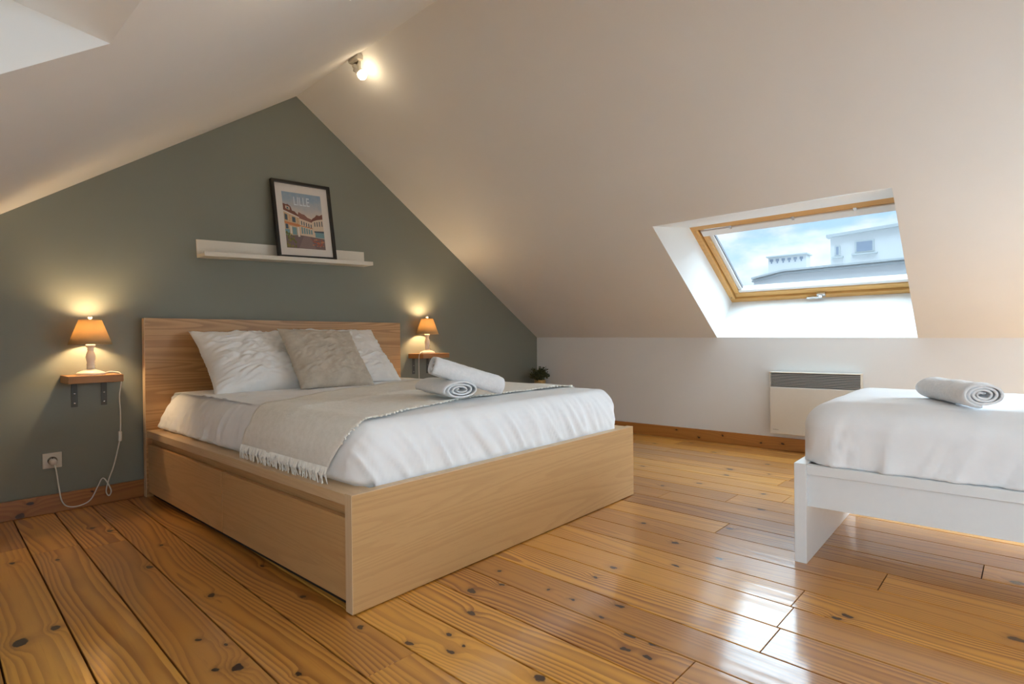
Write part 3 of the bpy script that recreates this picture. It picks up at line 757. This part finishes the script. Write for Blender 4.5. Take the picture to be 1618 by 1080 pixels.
rect('sky', 0, 0, 1, 1, 0); rect('ground', 0, 0, 1, .27, 1); poly('ground2', [(.3, 0), (.75, 0), (.62, .22), (.45, .22)], 2)
# middle row of houses
poly('cream2', [(.36, .24), (.72, .22), (.72, .50), (.36, .58)], 2); poly('roof2', [(.34, .58), (.38, .66), (.45, .63), (.52, .62), (.60, .57), (.72, .54), (.72, .48), (.36, .55)], 3)
for k in range(5): rect('win', .42 + k * .06, .43 - k * .012, .445 + k * .06, .50 - k * .012, 4); rect('teal', .41 + k * .06, .27, .45 + k * .06, .39 - k * .01, 4)
poly('orange', [(.38, .405), (.72, .37), (.72, .385), (.38, .42)], 4)
# right house
poly('cream2', [(.70, .22), (1, .20), (1, .60), (.70, .50)], 4); poly('roof', [(.68, .50), (.72, .56), (.80, .60), (.84, .64), (.92, .63), (1, .66), (1, .57), (.84, .545)], 5)
for k in range(4): poly('win', [(.76 + k * .065, .42 + k * .004), (.785 + k * .065, .42 + k * .004), (.785 + k * .065, .50 + k * .01), (.76 + k * .065, .50 + k * .01)], 6)
poly('win', [(.74, .31), (1, .31), (1, .345), (.74, .335)], 6); poly('teal', [(.76, .22), (1, .21), (1, .31), (.76, .31)], 5)
# left house
poly('cream', [(0, .22), (.38, .24), (.38, .56), (.30, .60), (0, .68)], 6)
poly('roof', [(0, .67), (.31, .585), (.38, .57), (.36, .60), (.28, .66), (.22, .67), (.19, .74), (.12, .78), (.08, .77), (0, .79)], 7)
poly('cream2', [(.06, .70), (.16, .675), (.16, .73), (.06, .75)], 8); poly('win', [(.085, .70), (.135, .69), (.135, .72), (.085, .735)], 9)
poly('white', [(0, .645), (.38, .55), (.38, .565), (0, .665)], 8)
poly('win', [(.02, .50), (.085, .49), (.085, .59), (.02, .605)], 8); poly('win', [(.20, .47), (.28, .46), (.28, .55), (.20, .565)], 8)
for k in range(4): rect('orange', .12 + (k % 2) * .012, .48 + k * .03, .145 + (k % 2) * .012, .495 + k * .03, 8)
for k in range(4): rect('orange', .315 + (k % 2) * .012, .44 + k * .03, .335 + (k % 2) * .012, .455 + k * .03, 8)
poly('orange', [(0, .43), (.38, .40), (.38, .43), (0, .47)], 8); poly('red2', [(.10, .41), (.36, .385), (.36, .40), (.10, .43)], 9)
poly('win', [(.02, .34), (.085, .34), (.085, .42), (.02, .425)], 8); poly('teal', [(.18, .24), (.29, .24), (.29, .37), (.18, .38)], 8); rect('white', .31, .21, .36, .385, 8); rect('white', .13, .26, .165, .39, 8); rect('teal', .0, .22, .11, .33, 7)
rr = random.Random(4)
for k in range(46):
    u, v_ = rr.uniform(0, .26) * rr.random() ** .4, rr.uniform(0, .30); s = rr.uniform(.012, .035)
    u = max(s, min(.3, u)); v_ = max(s, v_ - u * .5)
    poly('green' if k % 3 else 'green2', [(u - s, v_), (u, v_ - s * .8), (u + s, v_), (u, v_ + s * .8)], 10 + k * .05)
for k in range(26):
    u, v_ = rr.uniform(.62, .96), rr.uniform(.05, .19); s = rr.uniform(.012, .03); u = min(u, 1 - s)
    poly('red' if k % 2 else 'red2', [(u - s, v_), (u + s, v_ - .008), (u + s, v_ + s * .5), (u - s, v_ + s * .6)], 10 + k * .05)
me = bpy.data.meshes.new('print'); me.from_pydata(pv, [], pfc); me.update()
for p_, k in zip(me.polygons, pm): p_.material_index = k
pr = link('print', me, [inks[k] for k in order]); pr['label'] = 'colour picture of a town square under blue sky'; ch.append(pr)
fc = bpy.data.curves.new('lettering', 'FONT'); fc.body = 'LILLE'; fc.size = .085; fc.space_character = 1.02; fc.align_x = 'CENTER'
fo = bpy.data.objects.new('tmp', fc); COL.objects.link(fo); dg = bpy.context.evaluated_depsgraph_get(); me = bpy.data.meshes.new_from_object(fo.evaluated_get(dg)); bpy.data.objects.remove(fo)
me.transform(Matrix.Translation((PX + PW * .48, -.0118, PZ + PH * .775)) @ Matrix.Scale(.62, 4, (1, 0, 0)) @ Matrix.Rotation(math.pi / 2, 4, 'X')); me.materials.clear()
ch.append(link('lettering', me, inks['lett']))
for c in ch: c.parent = pf
lean = math.asin(.050 / FH); pf.matrix_world = Matrix.Translation((.764, -.064, 1.4210)) @ Matrix.Rotation(-.050, 4, 'Y') @ Matrix.Rotation(-lean, 4, 'X')

# ------------------------------------------------------------------ bedside wall shelves with lamps
def wall_shelf(x0, x1, z1, label, bx):
    r = thing('wall_shelf', label, 'shelf', ((x0 + x1) / 2, -.095, z1 - .04), 'bedside wall shelves')
    c = [box('board', x0, x1, -.192, -.0005, z1 - .038, z1, M['shelf'], None, .002)]
    for x in bx:
        bm = bmesh.new(); add_box(bm, x - .013, x + .013, -.004, -.0005, z1 - .17, z1 - .038, .001); add_box(bm, x - .013, x + .013, -.15, -.004, z1 - .042, z1 - .038, .001)
        br = from_bm('bracket', bm, M['steel']); c.append(br)
        for zz in (z1 - .15, z1 - .10):
            sc = lathe('screw', [(.0045, 0), (.0045, .002), (.002, .003)], M['chrome'], br, 10); sc.matrix_world = Matrix.Translation((x, -.004, zz)) @ Matrix.Rotation(math.pi / 2, 4, 'X')
    adopt([q for q in c], r); return r
ZL, ZR = .702, .757
wall_shelf(-.364, -.132, ZL, 'small wooden wall shelf left of the bed, above the power socket', (-.306, -.178))
wall_shelf(1.884, 2.165, ZR, 'small wooden wall shelf right of the headboard, behind the towels', (1.936, 2.085))

def table_lamp(x, y, z, label):
    r = thing('table_lamp', label, 'lamp', (x, y, z), 'bedside lamps')
    lathe('base', [(.001, 0), (.062, 0), (.063, .006), (.058, .014), (.040, .022), (.024, .028), (.018, .030)], M['cream'], r)
    lathe('stem', [(.017, .028), (.0185, .045), (.017, .050), (.020, .054), (.016, .060), (.0185, .075), (.0215, .092), (.018, .110), (.013, .124), (.012, .130), (.016, .134), (.012, .139), (.019, .146), (.021, .154), (.018, .160), (.010, .166), (.011, .185), (.012, .212)], M['cream'], r)
    lathe('bulb', [(.001, .212), (.012, .213), (.021, .224), (.0255, .240), (.023, .257), (.012, .269), (.001, .273)], M['bulb'], r, 20)
    sh = lathe('shade', [(.0925, .160), (.049, .285)], M['shade'], r, 56, cap=False)
    s = sh.modifiers.new('thickness', 'SOLIDIFY'); s.thickness = .0012
    def ring(nm, rad, zz, q, mm):
        pts = [Vector((rad * math.cos(a), rad * math.sin(a), zz)) for a in [2 * math.pi * k / 48 for k in range(49)]]; tube(nm, pts, q, mm, r, 6)
    ring('rim', .0925, .160, .0016, M['shade']); ring('rim', .049, .285, .0014, M['shade'])
    bm = bmesh.new()
    for k in range(3):
        a = k * 2 * math.pi / 3 + .4; mt = Matrix.Rotation(a, 4, 'Z'); add_box(bm, 0, .049, -.0012, .0012, .2845, .2865, 0, 1, mt)
    from_bm('spider', bm, M['cream'], r)
    lathe('finial', [(.001, .284), (.006, .286), (.004, .290), (.0085, .295), (.0095, .300), (.007, .306), (.001, .309)], M['cream'], r, 18)
    return r
lampL = table_lamp(-.255, -.105, ZL, 'lit cream table lamp on the wall shelf left of the bed')
lampR = table_lamp(2.0, -.105, ZR, 'lit cream table lamp on the wall shelf right of the headboard')
cp = [(-.205, -.105, ZL + .006), (-.175, -.10, ZL + .012), (-.150, -.10, ZL + .010), (-.131, -.12, ZL + .003), (-.124, -.115, ZL - .03), (-.122, -.06, .58), (-.112, -.032, .49), (-.112, -.028, .385), (-.117, -.028, .327), (-.144, -.028, .20), (-.168, -.029, .129), (-.182, -.036, .070), (-.170, -.036, .043), (-.160, -.038, .068), (-.176, -.034, .115), (-.190, -.026, .139), (-.202, -.027, .133), (-.219, -.032, .098), (-.251, -.036, .038), (-.299, -.037, .018), (-.344, -.036, .024), (-.369, -.034, .056), (-.380, -.030, .128), (-.389, -.028, .215), (-.396, -.026, .247)]
cd = tube('cord', catmull([(a, b, c) for a, b, c in cp], 6), .0031, M['cord']); adopt([cd], lampL)
sw = box('cord_switch', -.122, -.106, -.038, -.018, .327, .384, M['cord'], None, .006, 3); adopt([sw], lampL)
pg = lathe('plug', [(.001, -.036), (.010, -.034), (.015, -.028), (.0165, -.006), (.0165, 0)], M['cord'], None, 20); pg.matrix_world = Matrix.Translation((-.400, -.003, .262)) @ Matrix.Rotation(-math.pi / 2, 4, 'X'); 
pg.parent = lampL; pg.matrix_parent_inverse = Matrix.Translation(-lampL.location)
cp = [(1.952, -.105, ZR + .006), (1.925, -.12, ZR + .012), (1.893, -.15, ZR + .008), (1.876, -.15, ZR - .015), (1.874, -.148, .66), (1.877, -.145, .52), (1.880, -.13, .30), (1.89, -.06, .12), (1.90, -.03, .09)]
cd = tube('cord', catmull(cp, 6), .0031, M['cord']); adopt([cd], lampR)

# ------------------------------------------------------------------ wall socket
so = thing('power_socket', 'square white power socket low on the grey-green wall', 'socket', (-.4015, 0, .268))
ch = [box('cover_plate', -.4405, -.3625, -.009, -.0003, .229, .307, M['socket'], None, .002)]
wl = lathe('socket_well', [(.0205, -.0005), (.0205, .001), (.018, .001), (.0175, -.001)], M['socket_in'], None, 28); wl.matrix_world = Matrix.Translation((-.4015, -.0095, .268)) @ Matrix.Rotation(math.pi / 2, 4, 'X'); ch.append(wl)
ea = lathe('earth_pin', [(.0025, 0), (.0025, .007), (.001, .008)], M['ink'], None, 12); ea.matrix_world = Matrix.Translation((-.4015, -.010, .281)) @ Matrix.Rotation(math.pi / 2, 4, 'X'); ch.append(ea)
for c in ch: c.parent = so; c.matrix_parent_inverse = Matrix.Translation(-so.location)

# ------------------------------------------------------------------ wall heater
he = thing('wall_heater', 'cream electric panel heater with slotted top grille below the roof window', 'heater', (KX - .045, -2.63, .13))
yA, yB, zA, zB = -2.332, -2.930, .130, .598
ch = [box('body', KX - .082, KX - .012, yB, yA, zA, zB - .115, M['rad'], None, .006, 3), box('wall_mount', KX - .012, KX - .001, yB + .05, yA - .05, zA + .04, zB - .03, M['rad'], None, 0),
      box('grille_back', KX - .060, KX - .012, yB + .006, yA - .006, zB - .116, zB - .006, M['rad_dark'], None, 0),
      box('top_cap', KX - .082, KX - .010, yB, yA, zB - .008, zB, M['rad'], None, .002), box('grille_end', KX - .080, KX - .012, yA - .006, yA, zB - .116, zB - .007, M['rad'], None, .001), box('grille_end', KX - .080, KX - .012, yB, yB + .006, zB - .116, zB - .007, M['rad'], None, .001)]
for k in range(9):
    z = zB - .016 - k * .0118
    ch.append(box('slat', KX - .080, KX - .058, yB + .006, yA - .006, z - .0050, z, M['rad_slat'], None, .001))
bm = bmesh.new(); rr = random.Random(5); yy = yA - .022
for k in range(7):
    hgt = .007 if k in (0, 3) else .005
    add_box(bm, KX - .0826, KX - .0819, yy - .0042, yy - .0028, zA + .030, zA + .030 + hgt); add_box(bm, KX - .0826, KX - .0819, yy - .0036, yy, zA + .030 + (hgt - .0012) * (k % 2), zA + .0312 + (hgt - .0012) * (k % 2)); yy -= .0056
ch.append(from_bm('maker_mark', bm, M['ink']))
adopt(ch, he)

# ------------------------------------------------------------------ plant in the corner on a small stool
st = thing('stool', 'small wooden stool in the corner behind the bed', 'stool', (3.40, -.17, 0))
ch = [lathe('seat', [(.001, .315), (.125, .315), (.13, .32), (.13, .338), (.125, .345), (.001, .345)], M['shelf'], None, 36, (3.40, -.17, 0))]
for k in range(4):
    a = math.pi / 4 + k * math.pi / 2
    ch.append(tube('leg', [Vector((3.40 + .075 * math.cos(a), -.17 + .075 * math.sin(a), .316)), Vector((3.40 + .105 * math.cos(a), -.17 + .105 * math.sin(a), 0))], .011, M['shelf'], None, 10))
adopt(ch, st)
pp = thing('potted_plant', 'small bushy dark green plant in a brass pot in the corner', 'plant', (3.405, -.165, .345))
lathe('pot', [(.001, 0), (.046, 0), (.050, .004), (.060, .10), (.061, .112), (.055, .112), (.052, .100), (.001, .098)], M['brass'], pp, 32)
lathe('soil', [(.001, .099), (.0515, .099)], M['soil'], pp, 24, cap=False)
rr = random.Random(9); v, f = [], []; mi = []
stems_v = []
bm = bmesh.new()
for k in range(34):
    a = rr.uniform(0, 2 * math.pi); tlt = rr.uniform(.05, 1.25); ln = rr.uniform(.09, .145) * (1 - .05 * (tlt > .9))
    top = Vector((math.sin(tlt) * math.cos(a), math.sin(tlt) * math.sin(a), math.cos(tlt) * 1.0)) * ln + Vector((0, 0, .10)); b0 = Vector((.02 * math.cos(a), .02 * math.sin(a), .095))
    mid = (b0 + top) / 2 + Vector((0, 0, .02)); pts = catmull([b0, mid, top], 4)
    stems_v.append(pts)
    for q in range(44):
        tt = rr.uniform(.35, 1.0) ; p = pts[min(len(pts) - 1, int(tt * (len(pts) - 1)))] + Vector((rr.uniform(-1, 1), rr.uniform(-1, 1), rr.uniform(-1, 1))) * .018
        d = Vector((rr.uniform(-1, 1), rr.uniform(-1, 1), rr.uniform(-.3, 1))).normalized(); sd = d.cross(Vector((rr.uniform(-1, 1), rr.uniform(-1, 1), rr.uniform(-1, 1)))).normalized()
        l = rr.uniform(.014, .026); w_ = l * .32; nb = len(v)
        v += [p, p + d * l * .5 + sd * w_, p + d * l, p + d * l * .5 - sd * w_]; f.append((nb, nb + 1, nb + 2, nb + 3)); mi.append(0 if rr.random() < .7 else 1)
me = bpy.data.meshes.new('foliage'); me.from_pydata([tuple(q) for q in v], [], f); me.update()
for p_, k in zip(me.polygons, mi): p_.material_index = k
fo = link('foliage', me, [M['leaf'], M['leaf2']], pp); fo['kind'] = 'stuff'
for pts in stems_v[:12]: tube('stem', pts, .0014, M['leaf2'], pp, 5)

# ------------------------------------------------------------------ ceiling spots
def spot(loc, rz, rx, label):
    r = thing('ceiling_spot', label, 'lamp', loc, 'ceiling spot lamps')
    r.rotation_euler = (rx, 0, rz)
    box('mounting_box', -.020, .020, -.050, .050, -.036, .012, M['lampbody'], r, .004, 3)
    bm = bmesh.new(); add_box(bm, .000, .016, -.030, -.026, -.085, -.028, .001); add_box(bm, .000, .016, .026, .030, -.085, -.028, .001); add_box(bm, 0, .016, -.030, .030, -.036, -.031, .001)
    from_bm('yoke', bm, M['lampbody'], r)
    hold = lathe('lamp_holder', [(.001, -.030), (.015, -.030), (.018, -.022), (.019, 0), (.024, .018), (.024, .022), (.001, .020)], M['lampbody'], r, 24)
    bulb = lathe('bulb', [(.001, .018), (.016, .020), (.025, .032), (.0275, .044), (.024, .058), (.013, .067), (.001, .070)], M['spot'], r, 24)
    mt = Matrix.Translation((.008, -.004, -.078)) @ Matrix.Rotation(math.radians(-35), 4, 'Z') @ Matrix.Rotation(math.radians(140), 4, 'Y')
    hold.matrix_local = mt; bulb.matrix_local = mt; return r
spot((AX, -.735, ridge_z(-.735) - .002), 0, 0, 'small cream ceiling spot with a glowing bulb on the roof ridge')
spot((-.17, -2.485, left_z(-.17, -2.485) - .001), math.radians(180), 0, 'ceiling spot on the left slope, barely in view at the top edge')

# ------------------------------------------------------------------ rooftops outside the window
K_ = (45 + .95647) / 20.95647
def far(y, z): return CP.y + (y - CP.y) * K_, CP.z + (z - CP.z) * K_
nb = thing('neighbouring_building', 'white rendered building with parapet and upper storey seen through the roof window', 'building', (48, 0, -8))
ch = []
yl, zp = far(3.1, 3.14); yr, _ = far(-6.5, 3.2)
v = [(45, yl, -8), (45, yr, -8), (45, yr, zp + .35), (45, yl - 2.2, zp + .08), (45, yl, zp - .35)]
v2 = [(60, a, b) for (_, a, b) in v]; n = len(v)
ch.append(from_py('wall', v + v2, [tuple(range(n)), tuple(range(n, 2 * n))] + [(i, (i + 1) % n, n + (i + 1) % n, n + i) for i in range(n)], M['facade']))
for (a, b, c_, d_) in ((yl + .1, zp - .38, yl - 2.2, zp + .05), (yl - 2.2, zp + .05, yr, zp + .32)):
    for q, (dz0, dz1, dp) in enumerate(((.0, .14, .35), (-.22, -.08, .18))):
        vv = []
        for (y_, z_) in ((a, b), (c_, d_)): vv += [(45 - dp, y_, z_ + dz0), (45 - dp, y_, z_ + dz1), (45.3, y_, z_ + dz1), (45.3, y_, z_ + dz0)]
        ch.append(from_py('cornice', vv, [(0, 1, 2, 3), (4, 5, 6, 7)] + [(k, (k + 1) % 4, 4 + (k + 1) % 4, 4 + k) for k in range(4)], M['cornice']))
def far2(y, z, X): k = (X + .95647) / 20.95647; return CP.y + (y - CP.y) * k, CP.z + (z - CP.z) * k
yb0, zb1 = far2(.62, 4.17, 48); yb1, zb2 = far2(-4.5, 4.45, 48); _, zb0 = far2(0, 2.9, 48)
vv = [(48, yb0, zb0), (48, yb1, zb0), (48, yb1, zb2), (48, yb0, zb1)]; v2 = [(58, b, c_) for (_, b, c_) in vv]
ch.append(from_py('upper_storey', vv + v2, [(0, 1, 2, 3), (4, 5, 6, 7)] + [(k, (k + 1) % 4, 4 + (k + 1) % 4, 4 + k) for k in range(4)], M['facade']))
vv = []
for (y_, z_) in ((yb0 + .25, zb1 - .02), (yb1, zb2 - .02)): vv += [(47.7, y_, z_), (47.7, y_, z_ + .22), (48.5, y_, z_ + .22), (48.5, y_, z_)]
ch.append(from_py('roof_edge', vv, [(0, 1, 2, 3), (4, 5, 6, 7)] + [(k, (k + 1) % 4, 4 + (k + 1) % 4, 4 + k) for k in range(4)], M['cornice']))
for (a, b, c_, d_) in ((.50, 3.88, .33, 3.53), (-.08, 3.965, -.62, 3.57)):
    y0_, z1_ = far2(a, b, 48); y1_, z0_ = far2(c_, d_, 48)
    wn = box('window', 47.93, 48.02, y1_, y0_, z0_, z1_, M['cornice'], None, .02); ch.append(wn)
    pn = box('pane', 47.91, 47.96, y1_ + .12, y0_ - .12, z0_ + .1, z1_ - .1, M['winglass'], wn, 0)
    ch.append(box('window_sill', 47.8, 48.02, y1_ - .2, y0_ + .2, z0_ - .16, z0_ - .04, M['cornice'], None, .02))
adopt(ch, nb)
cm = thing('chimney_stack', 'low white chimney block with a row of openings on the neighbouring roof', 'chimney', (47, 6, 5))
ya_, zt_ = far2(2.6, 3.70, 47); yb_, _ = far2(1.36, 3.7, 47); _, zb_ = far2(0, 3.1, 47)
ch = [box('block', 47, 48.2, yb_, ya_, zb_, zt_, M['facade'], None, .02), box('cap', 46.8, 48.4, yb_ - .12, ya_ + .12, zt_, zt_ + .12, M['cornice'], None, .02)]
for k in range(6):
    yc = ya_ - (ya_ - yb_) * (k + .6) / 6.4
    ch.append(box('opening', 46.97, 47.02, yc - .12, yc + .12, zt_ - .34, zt_ - .14, M['winglass'], None, 0)); ch.append(box('opening', 46.97, 47.02, yc - .05, yc + .05, zt_ - .5, zt_ - .34, M['winglass'], None, 0))
adopt(ch, cm)
